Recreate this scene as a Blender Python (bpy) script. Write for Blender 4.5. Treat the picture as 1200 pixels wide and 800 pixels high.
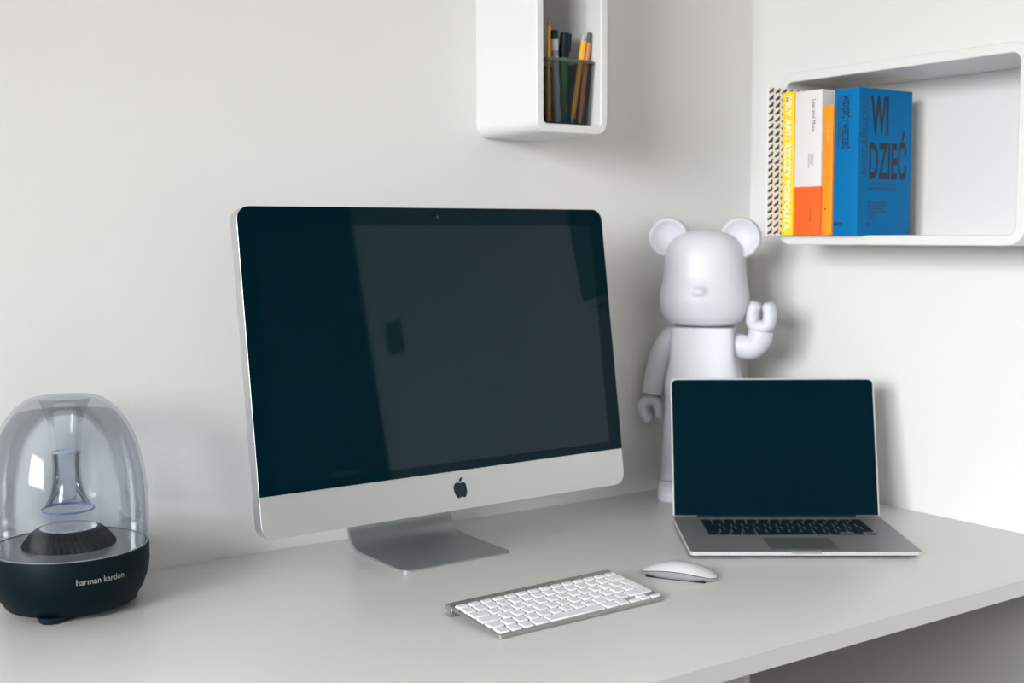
import bpy, bmesh, math, random
from mathutils import Vector, Matrix
random.seed(7)
for o in list(bpy.data.objects): bpy.data.objects.remove(o, do_unlink=True)
sc = bpy.context.scene
C = sc.collection
PI = math.pi
DZ = 0.74                                   # desk top above the floor

# ------------------------------------------------------------------ camera
cam_d = bpy.data.cameras.new('camera'); cam = bpy.data.objects.new('camera', cam_d); C.objects.link(cam)
cr, cu, cf = Vector((0.81927,-0.57337,-0.00396)), Vector((0.05238,0.06795,0.99631)), Vector((0.57099,0.81647,-0.08571))
cf.normalize(); cr = (cr - cf*cr.dot(cf)).normalized(); cu = cr.cross(cf)
cam.matrix_world = Matrix((
    (cr.x, cu.x, -cf.x, -1.8795), (cr.y, cu.y, -cf.y, -1.8326), (cr.z, cu.z, -cf.z, 0.5032+DZ), (0,0,0,1)))
cam_d.sensor_width = 36.0; cam_d.lens = 43.94; cam_d.clip_start = 0.02
cam_d.dof.use_dof = True; cam_d.dof.focus_distance = 1.72; cam_d.dof.aperture_fstop = 4.5
sc.camera = cam

# ------------------------------------------------------------------ light
w = bpy.data.worlds.new('sky'); sc.world = w; w.use_nodes = True
nt = w.node_tree; nt.nodes.clear()
tc = nt.nodes.new('ShaderNodeTexCoord'); sep = nt.nodes.new('ShaderNodeSeparateXYZ')
rmp = nt.nodes.new('ShaderNodeValToRGB'); bg = nt.nodes.new('ShaderNodeBackground'); wo = nt.nodes.new('ShaderNodeOutputWorld')
mr = nt.nodes.new('ShaderNodeMapRange'); mr.inputs['From Min'].default_value = -0.06; mr.inputs['From Max'].default_value = 0.10
nt.links.new(tc.outputs['Generated'], sep.inputs[0]); nt.links.new(sep.outputs['Z'], mr.inputs['Value'])
nt.links.new(mr.outputs[0], rmp.inputs[0]); nt.links.new(rmp.outputs[0], bg.inputs[0]); nt.links.new(bg.outputs[0], wo.inputs[0])
rmp.color_ramp.elements[0].color = (0.22,0.21,0.195,1)      # ground and houses outside
rmp.color_ramp.elements[1].color = (0.98,0.992,1.0,1)       # overcast sky
bg.inputs['Strength'].default_value = 10.0
# window opening (left wall): used by the portal too
WX, WY0, WY1, WZ0, WZ1 = -4.6, -3.30, -1.15, 1.20, 2.55
pl = bpy.data.lights.new('window_portal', 'AREA'); pl.shape = 'RECTANGLE'; pl.size = WZ1-WZ0; pl.size_y = WY1-WY0
pl.cycles.is_portal = True
plo = bpy.data.objects.new('window_portal', pl); C.objects.link(plo)
plo.location = (WX-0.11, (WY0+WY1)/2, (WZ0+WZ1)/2); plo.rotation_euler = (0, -PI/2, 0)
sc.view_settings.view_transform = 'Standard'; sc.view_settings.look = 'None'
sc.view_settings.gamma = 1.0; sc.view_settings.use_curve_mapping = False
sc.view_settings.exposure = 1.98
sc.cycles.transparent_max_bounces = 32

# ------------------------------------------------------------------ materials
def srgb(r, g, b):
    f = lambda c: (c/255/12.92 if c/255 <= .04045 else ((c/255+.055)/1.055)**2.4)
    return (f(r), f(g), f(b), 1)
MATS = {}
def mat(name, col, rough=.5, metal=0, spec=.5, bump=0, bscale=300, var=0, vscale=8, coat=0, aniso=0, ior=None):
    if name in MATS: return MATS[name]
    m = bpy.data.materials.new(name); m.use_nodes = True; n = m.node_tree; b = n.nodes['Principled BSDF']
    col = tuple(col) if len(col) == 4 else tuple(col)+(1,)
    b.inputs['Base Color'].default_value = col; b.inputs['Roughness'].default_value = rough
    b.inputs['Metallic'].default_value = metal; b.inputs['Specular IOR Level'].default_value = spec
    b.inputs['Coat Weight'].default_value = coat
    if ior: b.inputs['IOR'].default_value = ior
    t = n.nodes.new('ShaderNodeTexCoord')
    if bump:
        no = n.nodes.new('ShaderNodeTexNoise'); no.inputs['Scale'].default_value = bscale; no.inputs['Detail'].default_value = 4
        bm_ = n.nodes.new('ShaderNodeBump'); bm_.inputs['Strength'].default_value = bump; bm_.inputs['Distance'].default_value = .002
        n.links.new(t.outputs['Object'], no.inputs['Vector']); n.links.new(no.outputs['Fac'], bm_.inputs['Height'])
        n.links.new(bm_.outputs[0], b.inputs['Normal'])
    if var:
        no = n.nodes.new('ShaderNodeTexNoise'); no.inputs['Scale'].default_value = vscale; no.inputs['Detail'].default_value = 5
        mx = n.nodes.new('ShaderNodeMix'); mx.data_type = 'RGBA'
        mx.inputs[6].default_value = tuple(max(0, c*(1-var)) for c in col[:3])+(1,); mx.inputs[7].default_value = tuple(min(1, c*(1+var)) for c in col[:3])+(1,)
        n.links.new(t.outputs['Object'], no.inputs['Vector']); n.links.new(no.outputs['Fac'], mx.inputs[0]); n.links.new(mx.outputs[2], b.inputs['Base Color'])
    MATS[name] = m; return m
def split_mat(name, c_low, c_high, at, axis='Z', rough=.5):
    m = bpy.data.materials.new(name); m.use_nodes = True; n = m.node_tree; b = n.nodes['Principled BSDF']; b.inputs['Roughness'].default_value = rough
    t = n.nodes.new('ShaderNodeTexCoord'); s = n.nodes.new('ShaderNodeSeparateXYZ'); g = n.nodes.new('ShaderNodeMath'); g.operation = 'GREATER_THAN'; g.inputs[1].default_value = at
    mx = n.nodes.new('ShaderNodeMix'); mx.data_type = 'RGBA'; mx.inputs[6].default_value = c_low; mx.inputs[7].default_value = c_high
    n.links.new(t.outputs['Object'], s.inputs[0]); n.links.new(s.outputs[axis], g.inputs[0]); n.links.new(g.outputs[0], mx.inputs[0]); n.links.new(mx.outputs[2], b.inputs['Base Color'])
    return m
def thin_glass(name, tint, refl=1.0, rough=0.0, edge=.75):
    m = bpy.data.materials.new(name); m.use_nodes = True; n = m.node_tree; n.nodes.clear()
    out = n.nodes.new('ShaderNodeOutputMaterial'); tr = n.nodes.new('ShaderNodeBsdfTransparent'); gl = n.nodes.new('ShaderNodeBsdfGlossy'); gl.inputs['Roughness'].default_value = rough
    mx = n.nodes.new('ShaderNodeMixShader'); fr = n.nodes.new('ShaderNodeFresnel'); fr.inputs['IOR'].default_value = 1.49
    lw = n.nodes.new('ShaderNodeLayerWeight'); lw.inputs['Blend'].default_value = .35
    cm = n.nodes.new('ShaderNodeMix'); cm.data_type = 'RGBA'; cm.inputs[6].default_value = tuple(tint)+(1,); cm.inputs[7].default_value = tuple(c*edge for c in tint)+(1,)
    mu = n.nodes.new('ShaderNodeMath'); mu.operation = 'MULTIPLY'; mu.inputs[1].default_value = refl
    n.links.new(lw.outputs['Facing'], cm.inputs[0]); n.links.new(cm.outputs[2], tr.inputs[0])
    n.links.new(fr.outputs[0], mu.inputs[0]); n.links.new(mu.outputs[0], mx.inputs[0]); n.links.new(tr.outputs[0], mx.inputs[1]); n.links.new(gl.outputs[0], mx.inputs[2]); n.links.new(mx.outputs[0], out.inputs[0])
    return m
def wood_floor():
    m = bpy.data.materials.new('oak_floor'); m.use_nodes = True; n = m.node_tree; b = n.nodes['Principled BSDF']; b.inputs['Roughness'].default_value = .45
    t = n.nodes.new('ShaderNodeTexCoord'); br = n.nodes.new('ShaderNodeTexBrick'); br.inputs['Scale'].default_value = 1
    br.inputs['Brick Width'].default_value = 1.2; br.inputs['Row Height'].default_value = .14; br.inputs['Mortar Size'].default_value = .002
    br.inputs['Color1'].default_value = (.29,.235,.18,1); br.inputs['Color2'].default_value = (.25,.20,.155,1); br.inputs['Mortar'].default_value = (.12,.08,.05,1)
    n.links.new(t.outputs['Object'], br.inputs['Vector']); n.links.new(br.outputs['Color'], b.inputs['Base Color']); return m

BLACK = (0.0007, 0.0120, 0.0190, 1)         # the photograph's teal black
M_wall = mat('wall_paint', (.80,.79,.775), .85, bump=.12, bscale=220)
M_wall_r = M_wall
M_ceil = mat('ceiling_paint', (.84,.835,.825), .9)
M_desk = mat('desk_laminate', (.745,.745,.735), .34, spec=.45, bump=.02, bscale=500, var=.012, vscale=3)
M_trim = mat('white_gloss_trim', (.80,.80,.79), .4)
M_box = mat('white_lacquer', (.77,.768,.76), .38)
M_alu = mat('brushed_aluminium', (.60,.605,.615), .42, metal=.85, bump=.02, bscale=900)
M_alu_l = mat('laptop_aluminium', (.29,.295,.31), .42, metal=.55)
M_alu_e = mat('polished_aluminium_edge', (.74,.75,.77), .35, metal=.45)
M_alu_s = mat('stand_aluminium', (.36,.38,.39), .38, metal=.7)
M_alu_k = mat('keyboard_aluminium', (.42,.415,.41), .4, metal=.85)
M_bezel = mat('glossy_black_glass_border', BLACK, .03, spec=.09)
M_lcd = mat('unlit_display', (.0014,.0118,.0195), .035, spec=.30)
M_lcd.node_tree.nodes['Principled BSDF'].inputs['Specular Tint'].default_value = (.72,.88,1.0,1)
M_lap_scr = mat('laptop_unlit_display', BLACK, .06, spec=.03)
M_blackp = mat('black_plastic', BLACK, .45, spec=.25)
M_logo = mat('black_logo_inlay', BLACK, .2, spec=.3)
M_keyw = mat('white_key_plastic', (.86,.87,.90), .4)
M_keyb = mat('black_key_plastic', BLACK, .5, spec=.2)
M_legend = mat('grey_key_print', (.25,.26,.28), .6)
M_mouse = mat('white_acrylic', (.80,.81,.84), .09, spec=.6)
M_bear = mat('white_vinyl', (.70,.705,.765), .42, spec=.35)
M_seam = mat('dark_seam', (.02,.03,.04), .5)
M_door = mat('dark_stained_door', (.012,.014,.016), .5, spec=.3)
M_switch = mat('grey_switch', (.20,.21,.22), .4)
M_metal = mat('door_handle_metal', (.6,.6,.6), .3, metal=1)

# ------------------------------------------------------------------ mesh helpers
def mk(name, bm, m, parent=None, smooth=True, ang=32):
    me = bpy.data.meshes.new(name)
    bmesh.ops.recalc_face_normals(bm, faces=bm.faces[:])
    bm.to_mesh(me); bm.free()
    return obj(name, me, m, parent, smooth, ang)
def obj(name, me, m, parent=None, smooth=True, ang=32):
    if m and not me.materials: me.materials.append(m)
    if smooth and me.polygons:
        me.polygons.foreach_set('use_smooth', [True]*len(me.polygons)); me.set_sharp_from_angle(angle=math.radians(ang))
    o = bpy.data.objects.new(name, me); C.objects.link(o)
    if parent: o.parent = parent
    return o
def thing(name, label, cat, loc=(0,0,0), rz=0, group=None):
    o = bpy.data.objects.new(name, None); C.objects.link(o); o.empty_display_size = .05
    o.location = loc; o.rotation_euler = (0,0,rz); o['label'] = label; o['category'] = cat
    if group: o['group'] = group
    return o
def struct(o): o['kind'] = 'structure'; return o
def add_box(bm, x0, x1, y0, y1, z0, z1):
    v = [bm.verts.new(p) for p in ((x0,y0,z0),(x1,y0,z0),(x1,y1,z0),(x0,y1,z0),(x0,y0,z1),(x1,y0,z1),(x1,y1,z1),(x0,y1,z1))]
    for f in ((3,2,1,0),(4,5,6,7),(0,1,5,4),(1,2,6,5),(2,3,7,6),(3,0,4,7)): bm.faces.new([v[i] for i in f])
    return v
def boxes(*bs, bevel=0, seg=2):
    bm = bmesh.new()
    for b in bs:
        vs = add_box(bm, *b)
    if bevel: bmesh.ops.bevel(bm, geom=bm.edges[:], offset=bevel, segments=seg, profile=.5, affect='EDGES')
    return bm
def loft(loops, cap0=True, cap1=True, closed=True, bm=None):
    bm = bm or bmesh.new()
    vs = [[bm.verts.new(p) for p in l] for l in loops]
    n = len(loops[0])
    for a, b in zip(vs, vs[1:]):
        for i in range(n if closed else n-1):
            j = (i+1) % n
            bm.faces.new((a[i], a[j], b[j], b[i]))
    if cap0: bm.faces.new(vs[0][::-1])
    if cap1: bm.faces.new(vs[-1])
    return bm
def rrect(w, h, r, seg=6, cx=0, cy=0, corners=(1,1,1,1)):
    pts = []                                # counter-clockwise from lower-right corner
    for k, (sx, sy) in enumerate(((1,-1),(1,1),(-1,1),(-1,-1))):
        rr = r if corners[k] else 1e-5
        ox, oy = cx+sx*(w/2-rr), cy+sy*(h/2-rr); a0 = -PI/2 + k*PI/2
        for i in range(seg+1):
            a = a0 + (PI/2)*i/seg; pts.append((ox+rr*math.cos(a), oy+rr*math.sin(a)))
    return pts
def lathe(prof, n=64, mod=None, bm=None, cap0=True, cap1=True):
    loops = []
    for k, (r, z) in enumerate(prof):
        l = []
        for i in range(n):
            a = 2*PI*i/n; rr = max(r, 1e-4)
            if mod: rr *= mod(a, k)
            l.append((rr*math.cos(a), rr*math.sin(a), z))
        loops.append(l)
    return loft(loops, cap0, cap1, bm=bm)
def sweep(path, radii, n=20, bm=None):
    P = [Vector(p) for p in path]; loops = []
    up = Vector((0,1,0)); prev = None
    for i, p in enumerate(P):
        t = (P[min(i+1,len(P)-1)]-P[max(i-1,0)]).normalized()
        if prev is None:
            a = t.cross(Vector((0,1,0)) if abs(t.y) < .9 else Vector((1,0,0))).normalized()
        else: a = (prev - t*prev.dot(t)).normalized()
        prev = a; b = t.cross(a); r = radii[i] if hasattr(radii, '__len__') else radii
        loops.append([p + (a*math.cos(2*PI*k/n)+b*math.sin(2*PI*k/n))*r for k in range(n)])
    return loft(loops, bm=bm)
def spline(pts, n=24):
    P = [Vector(p) for p in pts]; P = [P[0]*2-P[1]] + P + [P[-1]*2-P[-2]]; out = []
    m = len(P)-3
    for k in range(n+1):
        t = k/n*m; i = min(int(t), m-1); u = t-i; a, b, c, d = P[i:i+4]
        out.append(.5*((2*b)+(c-a)*u+(2*a-5*b+4*c-d)*u*u+(3*b-a-3*c+d)*u**3))
    return out
def flat_mesh(name, polys, fn, m, parent):
    """polys: 2-D outlines, fn maps (a,b) to a point"""
    bm = bmesh.new()
    for p in polys: bm.faces.new([bm.verts.new(fn(a, b)) for a, b in p])
    bmesh.ops.triangulate(bm, faces=bm.faces[:])
    return mk(name, bm, m, parent, smooth=False)
def bars(rects): return [[(a0,b0),(a1,b0),(a1,b1),(a0,b1)] for a0,a1,b0,b1 in rects]
_txt = {}
def text_me(s, shear=0, bold=0):
    key = (s, shear, bold)
    if key in _txt: return _txt[key]
    cu_ = bpy.data.curves.new('lettering', 'FONT'); cu_.body = s; cu_.size = 1; cu_.resolution_u = 3; cu_.shear = shear; cu_.offset = bold
    o = bpy.data.objects.new('lettering', cu_); C.objects.link(o)
    dg = bpy.context.evaluated_depsgraph_get(); me = bpy.data.meshes.new_from_object(o.evaluated_get(dg))
    bpy.data.objects.remove(o, do_unlink=True)
    xs = [v.co.x for v in me.vertices]; ys = [v.co.y for v in me.vertices]
    _txt[key] = (me, min(xs), max(xs), min(ys), max(ys)); return _txt[key]
def lettering(s, a0, a1, b0, b1, fn, m, parent, name='lettering', bold=0, shear=0):
    """fit the word s into a0..a1 x b0..b1 of the surface that fn maps to"""
    me, x0, x1, y0, y1 = text_me(s, shear, bold); me = me.copy()
    for v in me.vertices:
        v.co = fn(a0+(v.co.x-x0)/(x1-x0)*(a1-a0), b0+(v.co.y-y0)/(y1-y0)*(b1-b0))
    me.materials.clear(); return obj(name, me, m, parent, smooth=False)

# ------------------------------------------------------------------ the room
H = 2.7; RX0, RY0 = WX, -3.8; T = .12
def wall(name, bm): return struct(mk(name, bm, M_wall, smooth=False))
struct(mk('floor', boxes((RX0-T, T, RY0-T, T, -.1, 0)), wood_floor(), smooth=False))
struct(mk('ceiling', boxes((RX0-T, T, RY0-T, T, H, H+.1)), M_ceil, smooth=False))
wall('wall_back', boxes((RX0-T, T, 0, T, 0, H)))
wall('wall_front', boxes((RX0-T, T, RY0-T, RY0, 0, H)))
DY0, DY1, DH = -2.88, -1.98, 2.05
wall('wall_right', boxes((0, T, DY1, 0, 0, H), (0, T, RY0, DY0, 0, H), (0, T, DY0, DY1, DH, H)))
wall('wall_left', boxes((RX0-T, RX0, WY1, 0, 0, H), (RX0-T, RX0, RY0, WY0, 0, H), (RX0-T, RX0, WY0, WY1, 0, WZ0), (RX0-T, RX0, WY0, WY1, WZ1, H)))
# window
win = struct(mk('window_1', boxes((WX-.09,WX-.03,WY0,WY0+.055,WZ0,WZ1),(WX-.09,WX-.03,WY1-.055,WY1,WZ0,WZ1),(WX-.09,WX-.03,WY0+.055,WY1-.055,WZ0,WZ0+.055),(WX-.09,WX-.03,WY0+.055,WY1-.055,WZ1-.055,WZ1)), M_trim, smooth=False))
win['label'] = 'white framed two-pane window'
ymid = (WY0+WY1)/2
mk('mullion', boxes((WX-.085,WX-.035,ymid-.03,ymid+.03,WZ0+.055,WZ1-.055)), M_trim, win, False)
M_pane = thin_glass('window_glass', (.97,.98,.98), edge=.95)
for a, b in ((WY0+.055, ymid-.03), (ymid+.03, WY1-.055)):
    mk('pane', boxes((WX-.066,WX-.060,a,b,WZ0+.055,WZ1-.055)), M_pane, win, False)
mk('window_sill', boxes((WX-.03,WX+.14,WY0-.06,WY1+.06,WZ0-.03,WZ0), bevel=.004), M_trim, win)
# door in the right wall
door = struct(mk('door_1', boxes((.03,.07,DY0+.05,DY1-.05,.01,DH-.05), bevel=.003), M_door))
door['label'] = 'dark stained interior door'
for y in (-2.665, -2.195):
    for z0, z1 in ((.18,.9),(1.05,1.88)):
        mk('panel', boxes((.022,.032,y-.16,y+.16,z0,z1), bevel=.005), M_door, door)
hd = mk('handle', sweep([(.03,-2.05,1.03),(-.03,-2.05,1.03),(-.045,-2.065,1.03),(-.045,-2.17,1.03)], .009, 12), M_metal, door)
fr = struct(mk('trim_1', boxes((-.014,.12,DY1-.05,DY1+.06,0,DH+.06),(-.014,.12,DY0-.06,DY0+.05,0,DH+.06),(-.014,.12,DY0+.05,DY1-.05,DH-.05,DH+.06)), M_door, smooth=False))
fr['label'] = 'dark door frame'
struct(mk('baseboard_back', boxes((RX0,-.014,-.014,0,0,.07)), M_trim, smooth=False))
struct(mk('baseboard_right', boxes((-.014,0,DY1+.06,-.745,0,.07),(-.014,0,RY0,DY0-.06,0,.07)), M_trim, smooth=False))
struct(mk('baseboard_left', boxes((RX0,RX0+.014,RY0+.014,-.014,0,.07)), M_trim, smooth=False))
struct(mk('baseboard_front', boxes((RX0,-.014,RY0,RY0+.014,0,.07)), M_trim, smooth=False))
sw = thing('light_switch', 'grey light switch on the wall beside the dark door', 'switch', (0,-1.775,1.385))
mk('plate', boxes((-.008,0,-.040,.040,-.048,.048), bevel=.003), M_switch, sw)
mk('rocker', boxes((-.012,-.008,-.025,.025,-.03,.03), bevel=.0015), M_switch, sw)

# ------------------------------------------------------------------ desk
dk = thing('desk', 'long white laminate desk fitted into the corner of the room', 'desk', (0,0,0))
mk('desk_top', boxes((-2.35,-.001,-.80,-.001,DZ-.0235,DZ), bevel=.0012), M_desk, dk)
mk('edge_shade_strip', boxes((-2.35,-.001,-.8010,-.8000,DZ-.0233,DZ-.0006)), mat('edge_shade_grey', (.60,.60,.61), .4), dk, False)  # thin strip added to put the front edge's shade into its colour
mk('side_panel', boxes((-2.345,-2.315,-.77,-.02,0,DZ-.0235), bevel=.001), M_desk, dk)
ep = mk('added_shade_panel', boxes((-.026,-.001,-.74,-.040,.001,DZ-.0235), bevel=.001), mat('shade_panel_grey', (.27,.265,.268), .5), dk); ep['label'] = 'grey panel added to darken the space under the desk top'  # made-up panel; its grey stands in for the shade under the desk

# ------------------------------------------------------------------ all-in-one desktop computer
IW, IH, CH, TILT = .650, .4574, .0585, .1404
im = thing('desktop_computer', 'large silver all-in-one computer with black screen on a bent aluminium foot', 'computer', (-1.2039,-.2752,DZ), .0199)
def imp(u, v, wd=0):                         # on the tilted panel: u right, v up, wd into the case
    s, c = math.sin(TILT), math.cos(TILT)
    return Vector((u, v*s + wd*c, .0901 + v*c - wd*s))
def im_loop(scale_in, wd, r=.019):
    return [imp(a, b, wd) for a, b in rrect(IW-2*scale_in, IH-2*scale_in, max(r-scale_in*.3, .006), 8, IW/2, IH/2)]
back = [(0.0003,0),(0,.0003),(0,.0215),(.0015,.0235),(.02,.0285),(.06,.037),(.11,.044),(.16,.048),(.20,.050)]
mk('case', loft([im_loop(a, b) for a, b in back]), M_alu, im)
# black glass: border frame around the display
gx0, gx1, gy0, gy1 = .0004, IW-.0004, CH, IH-.0004
dx0, dx1, dy0, dy1 = .0265, IW-.0265, .0755+.010, IH-.0275
dy0 = .0720+.0
bm = bmesh.new()
outer = rrect(gx1-gx0, gy1-gy0, .0185, 8, (gx0+gx1)/2, (gy0+gy1)/2, corners=(0,1,1,0))
def nearest_inner(a, b): return (min(max(a, dx0), dx1) if dx0 < a < dx1 else (dx0 if a <= dx0 else dx1), dy0 if b < (dy0+dy1)/2 else dy1)
inner = [nearest_inner(a, b) for a, b in outer]
vo = [bm.verts.new(imp(a, b, -.0012)) for a, b in outer]; vi = [bm.verts.new(imp(a, b, -.0012)) for a, b in inner]; vb = [bm.verts.new(imp(a, b, .0002)) for a, b in outer]
for i in range(len(outer)):
    j = (i+1) % len(outer)
    bm.faces.new((vo[i], vo[j], vi[j], vi[i])); bm.faces.new((vb[i], vb[j], vo[j], vo[i]))
bmesh.ops.remove_doubles(bm, verts=bm.verts[:], dist=1e-6)
bmesh.ops.dissolve_degenerate(bm, edges=bm.edges[:], dist=1e-6)
gb = mk('glass_border', bm, M_bezel, im, ang=20); gb['label'] = 'glossy black glass border'
bm = bmesh.new(); vs = [imp(a, b, wdd) for wdd in (-.0012, -.0002) for a, b in ((dx0,dy0),(dx1,dy0),(dx1,dy1),(dx0,dy1))]
loft([vs[:4], vs[4:]], bm=bm)
d = mk('display', bm, M_lcd, im, False); d['label'] = 'unlit dark display'
cl = mk('webcam', loft([[imp(.325+.0028*math.cos(2*PI*i/16), .4435+.0028*math.sin(2*PI*i/16), z) for i in range(16)] for z in (-.0010,-.0015)]), mat('webcam_lens',(.02,.03,.05),.2), im)
# logo
body = [(385,290),(362,281),(340,278),(318,281),(300,290),(283,307),(270,333),(261,362),(258,395),(261,425),(268,455),(278,487),(291,517),(307,545),(325,566),(345,575),(360,570),(375,560),(392,551),(410,548),(426,550),(442,555),(455,558),(468,555),(480,541),(490,525),(504,490),(515,452),(500,440),(485,425),(473,405),(467,385),(466,362),(469,342),(476,322),(486,308),(496,298),(484,284),(468,275),(452,271),(436,270),(420,275),(404,284)]
leaf = [(371,268),(371,248),(376,228),(388,207),(408,189),(432,178),(434,200),(428,222),(415,244),(397,261)]
k = .0240/257
lg = lambda x, y: ((x-386)*k+.3250, -((y+.14*(x-386))-423)*k*.86+.0290)
mk_logo = flat_mesh('fruit_logo', [[lg(*q) for q in body], [lg(*q) for q in leaf]], lambda a, b: imp(a, b, -.0004), M_logo, im)
mk_logo['label'] = 'black bitten apple emblem on the chin'
# stand: bent plate
bm = bmesh.new()
cx = .3390; L = []
prof = [(-.0015+.030,.0022,.0975),(.075,.0035,.0975),(.14,.005,.0965)]
pth = []
ys = [(.036,.0022),(.08,.003),(.13,.0042),(.165,.005)]
top_l, bot_l = [], []
for y, th in ys: top_l.append((y, th)); bot_l.append((y, 0))
R = .038; yc, zc = .165+.004, R+.005
for i in range(1, 9):
    a = -PI/2 + (PI*0.56)*i/8
    top_l.append((yc+R*math.cos(a)-.004, zc+R*math.sin(a))); bot_l.append((yc+(R+.0065)*math.cos(a)-.004, zc-.0+(R+.0055)*math.sin(a)))
for y, z in ((.186,.11),(.155,.20),(.125,.27)):
    top_l.append((y, z)); bot_l.append((y+.0065, z+.001))
n = len(top_l)
half = lambda i: .1000 if i < 4 else .1000 - .004*min(1,(i-3)/8)
loops = []
for i in range(n):
    h_ = half(i)
    if i == 0: h_ -= .006
    (ty, tz), (by, bz) = top_l[i], bot_l[i]
    loops.append([(cx-h_, by, bz), (cx+h_, by, bz), (cx+h_, ty, tz), (cx-h_, ty, tz)])
# rounded front corners
fr_ = []
for i in range(9):
    a = PI/2*i/9; off = .015*(1-math.sin(a)); yy = .027+.015*(1-math.cos(a))
    fr_.append([(cx-(.1000-off), yy, 0), (cx+(.1000-off), yy, 0), (cx+(.1000-off), yy, .0026), (cx-(.1000-off), yy, .0026)])
loops = fr_ + loops[1:]
st = mk('stand', loft(loops, bm=bm), M_alu_s, im, ang=25); st['label'] = 'bent brushed aluminium stand'

# ------------------------------------------------------------------ keyboards
U = 1.0
ROWS = [
 [('esc',1.02)]+[('',1.037)]*13,
 [(c,1) for c in '§1234567890-=']+[('',1.5)],
 [('',1.5)]+[(c,1) for c in 'QWERTYUIOP[]']+[('ret',1)],
 [('',1.75)]+[(c,1) for c in "ASDFGHJKL;'\\"]+[('skip',.75)],
 [('',1.25)]+[(c,1) for c in '`ZXCVBNM,./']+[('',2.25)],
 [('',1),('',1),('',1),('',1.25),('',5),('',1.25),('',1),('left',1),('ud',1),('right',1)]]
def key_mesh(w_, d_, h_, bev=.0009, taper=.0004):
    lo = rrect(w_, d_, .0014, 2); hi = rrect(w_-2*taper, d_-2*taper, .0013, 2); top = rrect(w_-2*taper-2*bev*.6, d_-2*taper-2*bev*.6, .0010, 2)
    bm = loft([[(a,b,0) for a,b in lo], [(a,b,h_-bev*.6) for a,b in hi], [(a,b,h_) for a,b in top]])
    me = bpy.data.meshes.new('key'); bmesh.ops.recalc_face_normals(bm, faces=bm.faces[:]); bm.to_mesh(me); bm.free(); return me
def ret_mesh(p, rp, gap, h_):
    # upper part 1 unit wide over two rows, lower part .75 unit wide, right aligned at (0,0) lower right
    w1, w0 = p-gap, .75*p-gap; H2 = 2*rp-gap; H1 = rp-gap
    pts = [(-w0,0),(0,0),(0,H2),(-w1,H2),(-w1,H2-H1),(-w0,H2-H1)]
    bm = loft([[(a,b,0) for a,b in pts],[(a,b,h_) for a,b in pts]])
    bmesh.ops.bevel(bm, geom=[e for e in bm.edges if abs(e.verts[0].co.z-e.verts[1].co.z) < 1e-6 and e.verts[0].co.z > h_/2], offset=.0005, segments=1, affect='EDGES')
    me = bpy.data.meshes.new('key'); bmesh.ops.recalc_face_normals(bm, faces=bm.faces[:]); bm.to_mesh(me); bm.free(); return me
def lay_keys(root, x0, v_front, p, rp, rp0, gap, h_, m, place, tilt, legends):
    cache = {}
    def key(uc, vc, w_, d_, ch=''):
        kk = (round(w_,5), round(d_,5))
        if kk not in cache:
            cache[kk] = key_mesh(w_, d_, h_); cache[kk].materials.append(m)
            cache[kk].polygons.foreach_set('use_smooth', [True]*len(cache[kk].polygons)); cache[kk].set_sharp_from_angle(angle=.6)
        o = bpy.data.objects.new('key', cache[kk]); C.objects.link(o); o.parent = root
        o.location = place(uc, vc); o.rotation_euler = (tilt, 0, 0)
        if ch and legends:
            sz = .0042
            me, a, b, c, d_ = text_me(ch)
            kx = ('L', ch)
            if kx not in cache:
                mm = me.copy(); s = .0045; mm.materials.clear(); mm.materials.append(M_legend)
                for v in mm.vertices: v.co = ((v.co.x-(a+b)/2)*s, (v.co.y-.35)*s, h_+.00008)
                cache[kx] = mm
            t = bpy.data.objects.new('legend', cache[kx]); C.objects.link(t); t.parent = o
    for r, row in enumerate(ROWS):
        dep = (rp0 if r == 0 else rp)
        vb = v_front + (5-r)*rp if r else v_front + 5*rp      # lower edge of the row
        x = x0
        for ch, wu in row:
            w_ = wu*p
            if ch == 'ret':
                if 'ret' not in cache: cache['ret'] = ret_mesh(p, rp, gap, h_); cache['ret'].materials.append(m)
                o = bpy.data.objects.new('key', cache['ret']); C.objects.link(o); o.parent = root
                o.location = place(x+w_-gap/2, vb-rp+gap/2); o.rotation_euler = (tilt,0,0)
            elif ch == 'skip': pass
            elif ch in ('left','right'): key(x+w_/2, vb+dep*.25+gap*.12, w_-gap, dep/2-gap*.75)
            elif ch == 'ud':
                key(x+w_/2, vb+dep*.25+gap*.12, w_-gap, dep/2-gap*.75); key(x+w_/2, vb+dep*.75-gap*.12, w_-gap, dep/2-gap*.75)
            else: key(x+w_/2, vb+dep/2, w_-gap, dep-gap, ch if len(ch) == 1 else '')
            x += w_
kb = thing('keyboard', 'slim wireless keyboard with white keys on an aluminium plate', 'keyboard', (-1.0233,-.5801,DZ), .0231)
KW, KD = .2795, .1215
sl = math.atan2(.0115, KD)
zt = lambda v: .0058 + .0115*v/KD
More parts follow.
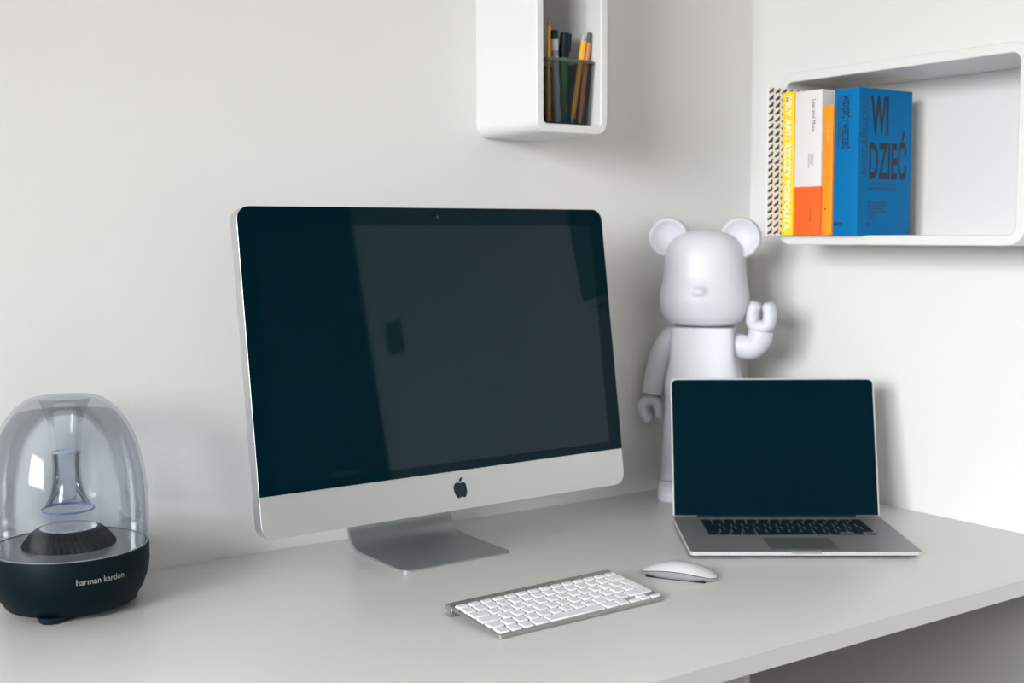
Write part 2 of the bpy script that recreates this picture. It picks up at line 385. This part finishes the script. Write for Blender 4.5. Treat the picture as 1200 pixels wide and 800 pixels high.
# sloped plate with rounded corners + battery tube
lp_ = rrect(KW, KD, .005, 5, KW/2, KD/2, corners=(1,0,0,1))
e = .0009
lp_in = rrect(KW-2*e, KD-2*e, .005, 5, KW/2, KD/2, corners=(1,0,0,1))
mk('plate', loft([[(a,b,max(.0008, zt(b)-.0048)) for a,b in lp_in],[(a,b,zt(b)-.0042) for a,b in lp_],[(a,b,zt(b)-.0008) for a,b in lp_],[(a,b,zt(b)) for a,b in lp_in]]), M_alu_k, kb)
bm = bmesh.new(); R = .0088
cyl = lambda x, rr: [(x, .1185+rr*math.cos(2*PI*i/28), .0090+rr*math.sin(2*PI*i/28)) for i in range(28)]
mk('battery_tube', loft([cyl(.0006,R-.0006), cyl(0.0012,R), cyl(KW-.0012,R), cyl(KW-.0006,R-.0006)], bm=bm), M_alu_k, kb)
cylc = lambda x, rr: [(x, .1185+rr*math.cos(2*PI*i/20), .0090+rr*math.sin(2*PI*i/20)) for i in range(20)]
mk('end_cap', loft([cylc(.0010,.0062), cylc(-.0002,.0062), cylc(-.0002,.0048), cylc(.0003,.0040)]), M_alu_s, kb)
for y_ in (.012,):
    for x_ in (.02, KW-.02): mk('foot', boxes((x_-.01,x_+.01,y_-.003,y_+.003,0,.0022)), M_blackp, kb, False)
lay_keys(kb, .0016, .0030, .01905, .0186, .0118, .0028, .0022, M_keyw, lambda u, v: (u, v, zt(v)-.0001), sl, True)

# ------------------------------------------------------------------ mouse
ms = thing('mouse', 'low curved wireless mouse with glossy white top and silver belly', 'mouse', (-.6450,-.4945,DZ), math.atan2(-.0987,.0582))
ML, MW = .1135, .0290
def hw(s): return MW*max(0, 1-abs(s)**2.9)**(1/2.3) + .0004
seam = lambda s: .0050 + .0088*(1-abs(s)**2.2)
crown = lambda s: .0056 + .0162*(1-abs(s)**2.1)
S = [math.sin(PI/2*(-1+2*i/40)) for i in range(41)]; Tn = 16
rows = []
for s in S:
    row = []
    for j in range(Tn+1):
        t = math.sin(PI/2*(-1+2*j/Tn)); row.append((ML/2*s, hw(s)*t, seam(s)+(crown(s)-seam(s))*max(0,1-abs(t)**2.4)))
    rows.append(row)
mk('top_shell', loft(rows, False, False, closed=False), M_mouse, ms, ang=60)
rows = []
for s in S:
    z0 = seam(s); prof = [(1,z0),(.985,z0-.0006),(.97,max(.0022,z0-.003)),(.90,max(.0018,z0*.45)),(.80,.0015)]
    rows.append([(ML/2*s, hw(s)*a, z) for a, z in prof] + [(ML/2*s, -hw(s)*a, z) for a, z in prof[::-1]])
mk('belly', loft(rows, True, True, closed=False), M_alu, ms, ang=60)
for sg in (1,-1):
    mk('seam_line', sweep([(ML/2*s, sg*(hw(s)+.00005), seam(s)-.0002) for s in S], .00055, 6), M_seam, ms)
    mk('glide_rail', boxes((-.045,.045,sg*.0205-.0016,sg*.0205+.0016,0,.0022), bevel=.0004, seg=1), M_blackp, ms)

# ------------------------------------------------------------------ laptop
la = -.6247
lt = thing('laptop_computer', 'open silver laptop with blank black screen and black keys', 'laptop', (-.5613,-.4295,DZ), la)
LW, LD, LZ = .3589, .2471, .011
def lloop(z, inset, r=.0085): return [(a,b,z) for a,b in rrect(LW-2*inset, LD-2*inset, r, 6, LW/2, LD/2)]
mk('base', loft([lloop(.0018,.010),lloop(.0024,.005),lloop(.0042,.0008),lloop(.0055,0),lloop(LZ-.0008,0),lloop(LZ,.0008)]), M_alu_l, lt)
# bright polished lip around the rim of the deck
rim = loft([lloop(.0048,-.0002), lloop(LZ-.0006,-.0002)], False, False)
mk('polished_rim', rim, M_alu_e, lt)
for x_ in (.03, LW-.03):
    for y_ in (.03, LD-.03): mk('rubber_foot', lathe([(.008,0),(.0085,.002)], 20).__class__ and boxes((x_-.008,x_+.008,y_-.008,y_+.008,0,.0022), bevel=.0008, seg=1), M_blackp, lt)
mk('trackpad', boxes((.1275,.2345,.0135,.0870,LZ-.0004,LZ+.00025), bevel=.0001, seg=1), mat('trackpad_glass',(.15,.165,.17),.4,metal=.5), lt, False)
mk('thumb_notch', boxes((.1565,.2040,-.0004,.006,.0072,LZ+.0002), bevel=.0003, seg=1), mat('notch_aluminium',(.5,.505,.51),.45,metal=.8), lt, False)
mk('status_light', boxes((.203,.2055,-.0006,.0002,.0072,.0098), bevel=.0005, seg=1), mat('status_light_white',(.9,.9,.9),.3), lt)
P2 = (.3195-.0425)/14.5
lay_keys(lt, .0425, .1065, P2, .0192, .0140, .0026, .0009, M_keyb, lambda u, v: (u, v, LZ+.00005), 0, False)
# hinge and lid
ta = .2457
def lidp(u, v, wd): # u right, v up the lid, wd toward the back
    s, c = math.sin(ta), math.cos(ta); return Vector((u, .2395 + v*s + wd*c, LZ-.0005 + v*c - wd*s))
mk('hinge', sweep([(x_, .2415, LZ-.0005) for x_ in (.042,.10,.20,.317)], .0042, 16), M_blackp, lt)
LH = .2405
def lidloop(inset, wd, r=.0095): return [lidp(a, b, wd) for a, b in rrect(LW-2*inset, LH-2*inset, r, 6, LW/2, LH/2+.0028, corners=(0,1,1,0))]
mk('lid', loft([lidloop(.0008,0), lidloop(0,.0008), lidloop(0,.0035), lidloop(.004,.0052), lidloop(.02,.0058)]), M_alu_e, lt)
def dl(inset, wd): return [lidp(a, b, wd) for a, b in rrect(LW-2*inset, LH-inset, .0085, 6, LW/2, LH/2+.0028-inset/2, corners=(0,1,1,0))]
sb = mk('screen', loft([dl(.0024,.0002), dl(.0024,-.0005)]), M_lap_scr, lt, ang=20); sb['label'] = 'blank black laptop screen'

# ------------------------------------------------------------------ dome speaker
sp = thing('speaker', 'dome shaped tabletop speaker with clear plastic bell over a black base', 'speaker', (-1.4165,-.118,DZ))
mk('base', lathe([(.070,.0055),(.084,.0085),(.0955,.026),(.1025,.046),(.1045,.060),(.1045,.082),(.1035,.0845),(.1005,.0850),(.0995,.0835)], 96), mat('speaker_black',(.0004,.0075,.012),.5,spec=.12), sp, ang=50)
for i in range(3):
    a = math.radians(-125+120*i); px_, py_ = .070*math.cos(a), .070*math.sin(a)
    bm = lathe([(.016,0),(.018,.003),(.020,.009)], 24); bmesh.ops.translate(bm, verts=bm.verts[:], vec=(px_,py_,0)); mk('foot', bm, M_blackp, sp)
mk('deck', lathe([(.0994,.0836),(.0994,.0850),(.05,.0858),(.02,.0858)], 64), mat('grey_deck',(.20,.215,.235),.2,spec=.6), sp, ang=30)
mk('rim_ring', lathe([(.1010,.0848),(.1010,.0860),(.1030,.0860),(.1030,.0848)], 96, cap0=False, cap1=False), mat('rim_grey',(.24,.27,.29),.3), sp)
ribs = 44
pr = [(.061,.0855),(.0605,.0875),(.057,.0930),(.051,.1005),(.0445,.1065),(.0400,.1090),(.0375,.1093)]
def mod(a, k): return 1 + (.035 if k not in (0,5,6) else 0)*(1 if math.sin(ribs*(a+.05*k)) > 0 else -1)*.5
mk('ribbed_woofer', lathe(pr, ribs*6, mod), mat('rib_black',(0.0003,.004,.0065),.4,spec=.12), sp, ang=30)
mk('woofer_cap', lathe([(.0375,.1091),(.036,.1104),(.028,.1098),(.010,.1110),(.0015,.1115)], 48), mat('cap_silver',(.55,.57,.62),.18,metal=.8), sp, ang=60)
M_dome = thin_glass('clear_blue_plastic', (.965,.98,1.0), refl=.42, edge=.97)
ZS = 1.027
outer = [(.1030,.0866),(.1048,.11),(.1050,.135),(.1035,.165),(.0990,.195),(.0915,.222),(.0810,.245),(.0680,.263),(.0550,.2745),(.0450,.2795),(.0390,.2805)]
inner_f = [(.0350,.2785),(.0310,.272),(.0270,.262),(.0235,.250),(.0210,.235),(.0195,.222),(.0185,.2085)]
def smooth_prof(p, n):
    q = spline([(a,0,b) for a,b in p], n); return [(v.x, v.z) for v in q]
outer = [(a, .0866+(b-.0866)*1.035) for a, b in outer]; inner_f = [(a, .0866+(b-.0866)*1.035) for a, b in inner_f]
mk('bell', lathe(smooth_prof(outer+inner_f, 60), 96, cap0=False, cap1=False), M_dome, sp, ang=80)
mk('bell_inner_wall', lathe(smooth_prof([(a-.0042 if b < .2 else a-.0036, b-.0002 if b < .1 else b-.0038) for a,b in outer if b < .27], 40), 96, cap0=False, cap1=False), M_dome, sp, ang=80)
M_fun = thin_glass('clear_funnel_plastic', (.97,.98,1.0), refl=.7, edge=.88)
mk('funnel', lathe(smooth_prof([(.0185,.2125),(.0180,.195),(.0185,.180),(.0205,.165),(.0245,.150),(.0300,.139),(.0345,.1345)], 40), 64, cap0=False, cap1=False), M_fun, sp, ang=80)
mk('funnel_inner_wall', lathe(smooth_prof([(.0160,.2085),(.0155,.195),(.0160,.180),(.0180,.165),(.0220,.150),(.0275,.139)], 40), 64, cap0=False, cap1=False), M_fun, sp, ang=80)
def tor(R0, z, r, n=64, k=8):
    loops = [[((R0+r*math.cos(2*PI*j/k))*math.cos(2*PI*i/n), (R0+r*math.cos(2*PI*j/k))*math.sin(2*PI*i/n), z+r*math.sin(2*PI*j/k)) for i in range(n)] for j in range(k+1)]
    return loft(loops, False, False)
M_ringb = mat('blue_clear_rim', (.10,.16,.36), .15, spec=.6)
mk('funnel_ring', tor(.0183,.2125,.0009), mat('ring_grey',(.30,.36,.46),.15), sp)
mk('funnel_rim', tor(.0338,.1345,.0013), M_ringb, sp)
# lettering wrapped on the base
ca = math.atan2(-1.8326+.118, -1.8795+1.4165)      # toward the camera
def wrap(a, b):
    th = ca + math.radians(21.5) + a/.1048; rr = .1047 if b > .06 else .1047
    return Vector((rr*math.cos(th), rr*math.sin(th), b))
lettering('harman/kardon'.replace('/', ' '), -.0325, .0325, .0545, .0625, wrap, mat('silver_print',(.40,.39,.36),.4), sp, 'lettering')

# ------------------------------------------------------------------ bear figurine
B = Vector((-.227,-.1055)); camdir = (Vector((-1.8795,-1.8326))-B).normalized(); left = Vector((-.8193,.5733))
face = (camdir*math.cos(.13)+left*math.sin(.13)).normalized()
brz = math.atan2(face.y, face.x) + PI/2
br = thing('bear_figurine', 'plain white vinyl bear figure with one hand raised, behind the laptop', 'figurine', (B.x,B.y,DZ), brz)
def sup(rx, ry, e, n=64, cx=0, cy=0, z=0):
    out = []
    for i in range(n):
        a = 2*PI*i/n; c, s = math.cos(a), math.sin(a)
        out.append((cx+rx*math.copysign(abs(c)**(2/e), c), cy+ry*math.copysign(abs(s)**(2/e), s), z))
    return out
def loft_z(levels, n=64):
    return loft([sup(rx, ry, e, n, cx, cy, z) for z, rx, ry, e, cx, cy in levels])
hz0 = .331
hp = [(0,.050),(.002,.060),(.008,.0695),(.020,.0785),(.035,.0830),(.050,.0838),(.068,.0815),(.085,.0775),(.105,.0755),(.125,.0742),(.140,.0715),(.153,.0655),(.164,.0560),(.172,.0430),(.177,.0280),(.1795,.0120),(.180,.002)]
hs = spline([(a,0,b) for a,b in [(r,z) for z,r in hp]], 110)
lv = []
for v in hs:
    r, z = max(v.x,.001), v.z; lv.append((hz0+z, r, r*.90, 2.35, 0, 0))
bm = loft_z(lv, 160)
for v in bm.verts:
    x, y, z = v.co; zz = z-hz0
    if y < 0:
        f = math.exp(-(x/.042)**2-((zz-.056)/.022)**2); v.co.y -= .008*f
        g = math.exp(-((x)/.0115)**4-((zz-.066)/.0070)**4); v.co.y -= .0105*g
mk('head', bm, M_bear, br, ang=60)
for sg in (-1, 1):
    ep_ = [(v.x, v.z) for v in spline([(.001,0,-.0035),(.012,0,-.0042),(.022,0,-.0070),(.0295,0,-.0120),(.0335,0,-.0150),(.0368,0,-.0120),(.0385,0,-.0040),(.0375,0,.0060),(.032,0,.0125),(.018,0,.0155),(.001,0,.016)], 44)]
    bm = loft([[(sg*.0670 + r*math.cos(2*PI*i/48), y_, .4945 + r*math.sin(2*PI*i/48)) for i in range(48)] for r, y_ in ep_])
    # dished front
    mk('ear', bm, M_bear, br, ang=50)
mk('torso', loft_z([(.328,.0555,.040,9,0,0),(.3265,.0580,.043,9,0,0),(.300,.0590,.044,9,0,0),(.270,.0605,.046,8,0,.001),(.250,.0650,.048,5,0,.001),(.225,.0715,.050,4.5,0,.002),(.200,.0730,.050,4,0,.002),(.185,.0700,.047,4,0,.002)], 64), M_bear, br, ang=40)
for sg in (-1, 1):
    c_ = sg*.0385
    lg_ = mk('leg', loft_z([(.190,.033,.040,4,c_,.002),(.150,.0345,.042,4,c_,.002),(.100,.0360,.043,4,c_*1.03,.000),(.050,.0375,.044,4,c_*1.06,-.001),(.037,.0380,.045,4,c_*1.07,-.002)], 40), M_bear, br, ang=40)
    mk('foot', loft_z([(.036,.0370,.046,4,c_*1.07,-.004),(.034,.0385,.049,4,c_*1.07,-.006),(.020,.0395,.054,4,c_*1.07,-.010),(.003,.0400,.056,4,c_*1.07,-.011),(0,.0385,.0545,4,c_*1.07,-.011)], 40), M_bear, lg_, ang=40)
def hand_bm(gap, tube, up, n=22):
    # two thick fingers joined in a U, open at the top, deeper than wide
    R_ = gap/2+tube
    pts = [(-R_*.80,up),(-R_,up*.55),(-R_,up*.15)] + [(R_*math.cos(a), -.002+R_*.85*math.sin(a)) for a in (PI*1.12,PI*1.3,PI*1.5,PI*1.7,PI*1.88)] + [(R_,up*.15),(R_,up*.55),(R_*.80,up)]
    path = spline([(x,0,z) for x,z in pts], 40)
    e0 = path[0]-path[1]; e1 = path[-1]-path[-2]; e0.normalize(); e1.normalize()
    path = [path[0]+e0*tube*.7, path[0]+e0*tube*.6, path[0]+e0*tube*.4] + path + [path[-1]+e1*tube*.4, path[-1]+e1*tube*.6, path[-1]+e1*tube*.7]
    rad = [tube*.25, tube*.6, tube*.86] + [tube]*41 + [tube*.86, tube*.6, tube*.25]
    bm = sweep(path, rad, n)
    for v in bm.verts: v.co.y *= 1.5
    return bm
# hanging arm (its hand opens downward)
p_ = spline([(-.045,.004,.312),(-.066,.004,.302),(-.082,.002,.272),(-.091,.000,.235),(-.097,-.003,.196)], 20)
arm = mk('arm', sweep(p_, [.018,.0195,.0205]+[.0212]*15+[.0215,.0212,.0205], 24), M_bear, br, ang=60)
bm = hand_bm(.0075,.0108,.020); bmesh.ops.rotate(bm, verts=bm.verts[:], cent=(0,0,0), matrix=Matrix.Rotation(PI-.35,3,'Y')); bmesh.ops.translate(bm, verts=bm.verts[:], vec=(-.100,-.004,.171)); mk('hand', bm, M_bear, arm, ang=50)
# raised arm
p_ = spline([(.045,.000,.298),(.072,-.002,.291),(.091,-.004,.291),(.103,-.006,.305),(.1065,-.007,.322)], 20)
arm = mk('arm', sweep(p_, [.019,.0205,.0220]+[.0230]*15+[.0230,.0228,.0220], 24), M_bear, br, ang=60)
bm = hand_bm(.0050,.0130,.0235); bmesh.ops.rotate(bm, verts=bm.verts[:], cent=(0,0,0), matrix=Matrix.Rotation(.06,3,'Y')); bmesh.ops.translate(bm, verts=bm.verts[:], vec=(.1065,-.007,.343)); mk('hand', bm, M_bear, arm, ang=50)

# ------------------------------------------------------------------ wall boxes
def frame_bm(w, h, r_out, t, dep, axis, cx, cz, seg=8):
    """rounded rectangular tube; axis 'y': opening faces -y (back at y=0); axis 'x': opening faces -x (back at x=0)"""
    o_ = rrect(w, h, r_out, seg, cx, cz); i_ = rrect(w-2*t, h-2*t, max(r_out-t, .004), seg, cx, cz)
    o2 = rrect(w-.003, h-.003, r_out-.0015, seg, cx, cz); i2 = rrect(w-2*t+.003, h-2*t+.003, max(r_out-t,.004)+.0015, seg, cx, cz)
    P = (lambda a, b, d: (a, d, b)) if axis == 'y' else (lambda a, b, d: (d, a, b))
    loops = [[P(a,b,-.0005) for a,b in o_], [P(a,b,-dep+.0015) for a,b in o_], [P(a,b,-dep) for a,b in o2], [P(a,b,-dep) for a,b in i2], [P(a,b,-dep+.0015) for a,b in i_], [P(a,b,-.0005) for a,b in i_]]
    bm = loft(loops + [loops[0]], False, False); bmesh.ops.remove_doubles(bm, verts=bm.verts[:], dist=1e-6); return bm
bx = thing('wall_box', 'tall white rounded wall box holding the pencil cup', 'shelf', (0,0,DZ))
bxc, bz0, bz1 = (-.6717-.524)/2, .6685, 1.03
mk('frame', frame_bm(.1477, bz1-bz0, .022, .0145, .178, 'y', bxc, (bz0+bz1)/2), M_box, bx, ang=40)
mk('back_panel', boxes((-.6717+.0145,-.524-.0145,-.008,-.001,bz0+.0145,bz1-.0145)), M_box, bx, False)
sh = thing('wall_shelf', 'wide white rounded wall shelf box holding the books', 'shelf', (0,0,DZ))
sy0, sy1, sz0, sz1 = -.7370, -.2410, .4820, .7865
mk('frame', frame_bm(sy1-sy0, sz1-sz0, .030, .0165, .178, 'x', (sy0+sy1)/2, (sz0+sz1)/2), M_box, sh, ang=40)
mk('back_panel', boxes((-.009,-.001,sy0+.0165,sy1-.0165,sz0+.0165,sz1-.0165)), M_box, sh, False)
SB = sz0+.0165+.0004                          # standing height inside the shelf
BB = bz0+.0145+.0004

# ------------------------------------------------------------------ books (spines face -x, more -y is to the right)
M_page = mat('paper_pages', (.78,.75,.68), .8)
def book(name, label, yl, yr, xs, depth, ztop, mcov, board=.0025, group='books in the wall shelf', hard=False):
    b = thing(name, label, 'book', (0,0,DZ), 0, group)
    h0 = SB; xb = xs+depth
    # C-shaped cover: spine + two boards
    bm = bmesh.new()
    prof = [(xb,yl),(xs+.003,yl),(xs+.0008,yl-.0008),(xs,yl-.003),(xs,yr+.003),(xs+.0008,yr+.0008),(xs+.003,yr),(xb,yr),(xb,yr+board),(xs+board+.002,yr+board),(xs+board,yr+board+.002),(xs+board,yl-board-.002),(xs+board+.002,yl-board),(xb,yl-board)]
    loft([[(x,y,h0) for x,y in prof],[(x,y,ztop) for x,y in prof]], bm=bm)
    mk('cover', bm, mcov, b, ang=40)
    mk('page_block', boxes((xs+board,xb-.003,yr+board,yl-board,h0+.001,ztop-.003)), M_page, b, False)
    return b
spine = lambda xs: (lambda a, b: Vector((xs-.00025, -a, b)))          # a = -y (to the right), b = z
spine_down = lambda xs: (lambda a, b: Vector((xs-.00025, -b, -a)))    # word runs down: a = -z, b = -y
cover_r = lambda yr: (lambda a, b: Vector((a, yr-.00025, b)))
XS = -.2000
# spotted notebook
M_note = mat('cream_cover', (.86,.83,.79), .7)
nb = book('notebook', 'cream notebook with dark green bird print, sticking out beside the yellow book', -.2640, -.2690, -.2340, .190, .7580, M_note, board=.0010)
motif = [(-.34,-.50),(-.12,-.42),(.02,-.28),(.20,-.34),(.32,-.18),(.22,-.02),(.42,.20),(.30,.42),(.12,.22),(-.04,.02),(-.20,-.06),(-.42,-.30)]
mm = []; pit = .0160
for i in range(16):
    for j in range(21):
        a, b = -.2265+i*pit, .5065+j*.01235
        if a < -.045 and b < .756: mm.append([(a+x*pit*.98, min(.7578, b+y*.0125)) for x, y in motif])
pm = flat_mesh('bird_print', mm, cover_r(-.2690), mat('dark_green_print',(.010,.024,.020),.7), nb); pm['label'] = 'rows of small dark green birds'
# yellow
yb = book('yellow_book', 'yellow book with white capital lettering down its spine', -.2705, -.2980, XS, .150, .7500, mat('yellow_cover', srgb(255,214,20), .45))
lettering('MILY ART: RZECZY POSPOLITA', -.7430, -.5080, .2775, .2920, spine_down(XS), mat('white_print',(.85,.85,.80),.6), yb, bold=.02)
# white and orange
wbm = split_mat('white_over_orange_cover', srgb(255,100,28), (.78,.75,.74,1), .5835)
wb = book('white_book', 'thick white book with an orange lower third on its spine', -.3000, -.3610, XS, .150, .7480, wbm)
M_dpr = mat('dark_print', (.035,.03,.03), .6)
lettering('Less and More', -.7330, -.6770, .3390, .3475, spine_down(XS), M_dpr, wb, shear=.15)
flat_mesh('small_print', bars([(.3325,.3340,.615,.640),(.3370,.3385,.622,.640),(.3415,.3430,.619,.640)]), spine(XS), mat('faint_print',(.30,.28,.27),.6), wb)
flat_mesh('publisher_print', bars([(.3375,.3390,.5225,.548)]), spine(XS), mat('brown_print',(.25,.05,.015),.6), wb)
# orange
ob = book('orange_book', 'thin orange paperback between the white book and the blue book', -.3625, -.3860, XS, .140, .7190, mat('orange_cover', srgb(255,150,20), .45))
flat_mesh('title_print', bars([(.3735,.3755,.660,.679),(.3735,.3755,.682,.690)]), spine(XS), mat('pale_orange_print',(.9,.55,.2),.6), ob)
flat_mesh('publisher_mark', [[(.3720+.0018*math.cos(2*PI*i/10), .5435+.0018*math.sin(2*PI*i/10)) for i in range(10)]], spine(XS), M_dpr, ob)
# blue
bcol = mat('blue_cover', srgb(0,112,174), .5, spec=.15)
YR = -.4406
bb = book('blue_book', 'thick blue book with large dark title on its cover', -.3876, YR, XS, .1385, .7440, bcol, board=.003)
M_blk = mat('navy_print', (.004,.016,.030), .5)
cf_ = cover_r(YR)
lettering('WI', -.1700, -.1240, .6665, .7320, cf_, M_blk, bb, 'title_lettering', bold=.03)
lettering('DZIEĆ', -.1720, -.0740, .5920, .6760, cf_, M_blk, bb, 'title_lettering', bold=.025)
rows = []
for i in range(34):
    z = .7330-i*.0041; L_ = .006 + .010*abs(math.sin(i*1.7))*(1 if i % 3 else .5) + (.006 if 14 < i < 18 else 0)
    rows.append((-.1765-L_, -.1765, z-.0009, z+.0009))
M_fbl = mat('faded_blue_print', (.004,.07,.14), .5)
flat_mesh('ruler_print', bars(rows), cf_, M_fbl, bb)
def words(a0, a1, z, h, seed):
    rnd = random.Random(seed); out = []; a = a0
    while a < a1-.003:
        w_ = min(rnd.uniform(.005,.014), a1-a); out.append((a, a+w_, z, z+h)); a += w_+.0018
    return out
rw = words(-.172,-.100,.5830,.0042,1)+words(-.172,-.096,.5750,.0042,2)
flat_mesh('subtitle_print', bars(rw), cf_, M_fbl, bb)
rw = sum([words(-.174, -.174+l, .5520-i*.0050, .0024, 10+i) for i, l in enumerate((.050,.050,.042,.050,.026,.020))], [])
flat_mesh('small_print', bars(rw), cf_, M_fbl, bb)
flat_mesh('publisher_mark', [[(-.1735+.0032*math.cos(2*PI*i/12), .5170+.0042*math.sin(2*PI*i/12)) for i in range(12)]], cf_, M_fbl, bb)
lettering('WIDZIEĆ / WIEDZIEĆ', -.7330, -.6430, .4060, .4250, spine_down(XS), M_blk, bb, 'spine_lettering', bold=.03)
flat_mesh('spine_subtitle', bars([(.3965,.3990,.6445,.690),(.3965,.3990,.6925,.7325),(.4010,.4030,.660,.7325)]), spine(XS), M_fbl, bb)
flat_mesh('spine_mark', [[(.3945+.0034*math.cos(2*PI*i/14), .5180+.0034*math.sin(2*PI*i/14)) for i in range(14)]]+bars([(.4000,.4110,.5185,.5205),(.4000,.4090,.5150,.5170)]), spine(XS), M_blk, bb)
flat_mesh('groove_shade', bars([(-.1915,-.1895,SB+.001,.7430)]), cf_, mat('blue_groove_shade', srgb(0,96,158), .5), bb)  # flat strip; its darker blue paints the shade of the hinge groove

# ------------------------------------------------------------------ pencil cup and pens
pc = thing('pencil_cup', 'black wire mesh pencil cup standing in the tall wall box', 'cup', (-.5925,-.1180,DZ+BB))
HC = .108; tw, bw = .0485, .0415             # half widths at rim and bottom
M_wire = mat('black_wire', (.012,.022,.028), .45, metal=.3)
def csec(z, off=0): 
    h_ = bw+(tw-bw)*z/HC+off; return [(a,b,z) for a,b in rrect(2*h_, 2*h_, .009, 4)]
bm = bmesh.new()
for k_ in range(1, 44):
    z = HC*k_/44; o_ = csec(z-.00028,.0003); i_ = csec(z+.00028,.0003); loft([csec(z-.00028,-.0003), o_, i_, csec(z+.00028,-.0003)], False, False, bm=bm)
nv = 26
for side in range(4):
    for i in range(nv):
        f = -1+2*(i+.5)/nv
        R4 = Matrix.Rotation(side*PI/2, 3, 'Z'); q = []
        for z, h_ in ((.001,bw),(HC-.002,tw)):
            ff = f*(h_-.004)
            q.append([R4 @ Vector((ff-.0003,-h_-.0003,z)), R4 @ Vector((ff+.0003,-h_-.0003,z)), R4 @ Vector((ff+.0003,-h_+.0003,z)), R4 @ Vector((ff-.0003,-h_+.0003,z))])
        loft(q, False, False, bm=bm)
wm = mk('wire_mesh', bm, M_wire, pc, False); wm['kind'] = 'stuff'
mk('rim', loft([csec(HC-.005,-.0015), csec(HC-.005,.0016), csec(HC,.0018), csec(HC,-.0015), csec(HC-.005,-.0015)], False, False), mat('rim_metal',(.10,.115,.12),.4,metal=.4), pc)
mk('bottom_plate', loft([csec(0), csec(.004,.0006)]), M_wire, pc)
def stick(name, label, cat, p0, p1, parts, group='pens in the mesh cup'):
    """parts: list of (part name, profile [(r, t)...], material), t in metres along the axis from p0"""
    p0, p1 = Vector(p0), Vector(p1); d = (p1-p0)
    o = thing(name, label, cat, (p0.x,p0.y,p0.z+DZ), 0, group)
    q = d.to_track_quat('Z', 'Y').to_euler(); o.rotation_euler = q
    for nm, prof, m in parts:
        n_ = 6 if nm == 'shaft' else 20
        mk(nm, lathe(prof, n_), m, o, ang=45)
    return o, d.length
zb = BB+.0055
M_pory = mat('pencil_yellow', srgb(250,185,30), .4); M_wood = mat('sharpened_wood', srgb(205,130,70), .7)
M_pb = mat('blue_cap', (.005,.030,.085), .4); M_gr = mat('marker_green', srgb(30,140,60), .45); M_gy = mat('marker_grey', (.50,.51,.54), .45)
stick('pencil', 'thin yellow pencil with sharpened tip upward in mesh cup', 'pencil', (-.6235,-.146,zb), (-.6245,-.148,.860), [('shaft',[(.0033,0),(.0033,.156)],M_pory),('sharpened_cone',[(.0033,.156),(.0011,.166)],M_wood),('lead_tip',[(.0011,.166),(.0002,.1705)],M_dpr)])
stick('marker', 'marker with dark blue cap in mesh cup', 'marker', (-.6330,-.128,zb), (-.6390,-.136,.842), [('barrel',[(.0060,0),(.0060,.108)],M_gy),('cap',[(.0068,.108),(.0068,.150),(.0055,.153)],M_pb)])
stick('marker', 'pale grey marker with black cap in mesh cup', 'marker', (-.6010,-.140,zb), (-.6150,-.150,.838), [('barrel',[(.0058,0),(.0058,.136)],M_gy),('cap',[(.0062,.136),(.0062,.149),(.0050,.151)],M_blackp),('printed_band',[(.00585,.108),(.00585,.110),(.00585,.118)],M_legend)])
o, _ = stick('marker', 'thick green marker with black cap in mesh cup', 'marker', (-.5835,-.126,zb), (-.5895,-.146,.840), [('barrel',[(.0075,0),(.0080,.112)],M_gr),('cap',[(.0092,.110),(.0092,.128),(.0080,.145),(.0072,.150)],M_blackp)])
mk('clip', boxes((.0085,.0115,-.002,.002,.118,.148), bevel=.0006, seg=1), M_blackp, o)
o, _ = stick('mechanical_pencil', 'yellow mechanical pencil with pocket clip leaning in mesh cup', 'pencil', (-.5780,-.1500,zb), (-.5530,-.1500,.830), [('tip',[(.0008,0),(.0038,.012)],M_gy),('barrel',[(.0042,.012),(.0046,.138)],M_pory),('end_cap',[(.0044,.138),(.0044,.147),(.003,.149)],M_gy)])
mk('clip', boxes((-.0075,-.0050,-.0016,.0016,.104,.138), bevel=.0005, seg=1), M_pory, o)
stick('pen', 'slim grey and orange pen leaning beside the yellow mechanical pencil', 'pen', (-.5640,-.1530,zb), (-.5455,-.1545,.829), [('barrel',[(.0036,0),(.0040,.135)],mat('pen_orange', srgb(215,140,90), .45)),('end_cap',[(.0038,.135),(.0036,.152)],mat('pen_grey',(.09,.10,.10),.4))])
stick('marker', 'short grey marker low inside the mesh cup', 'marker', (-.5700,-.120,zb+.02), (-.5780,-.1000,zb+.105), [('barrel',[(.0055,0),(.0055,.085)],M_gy)])
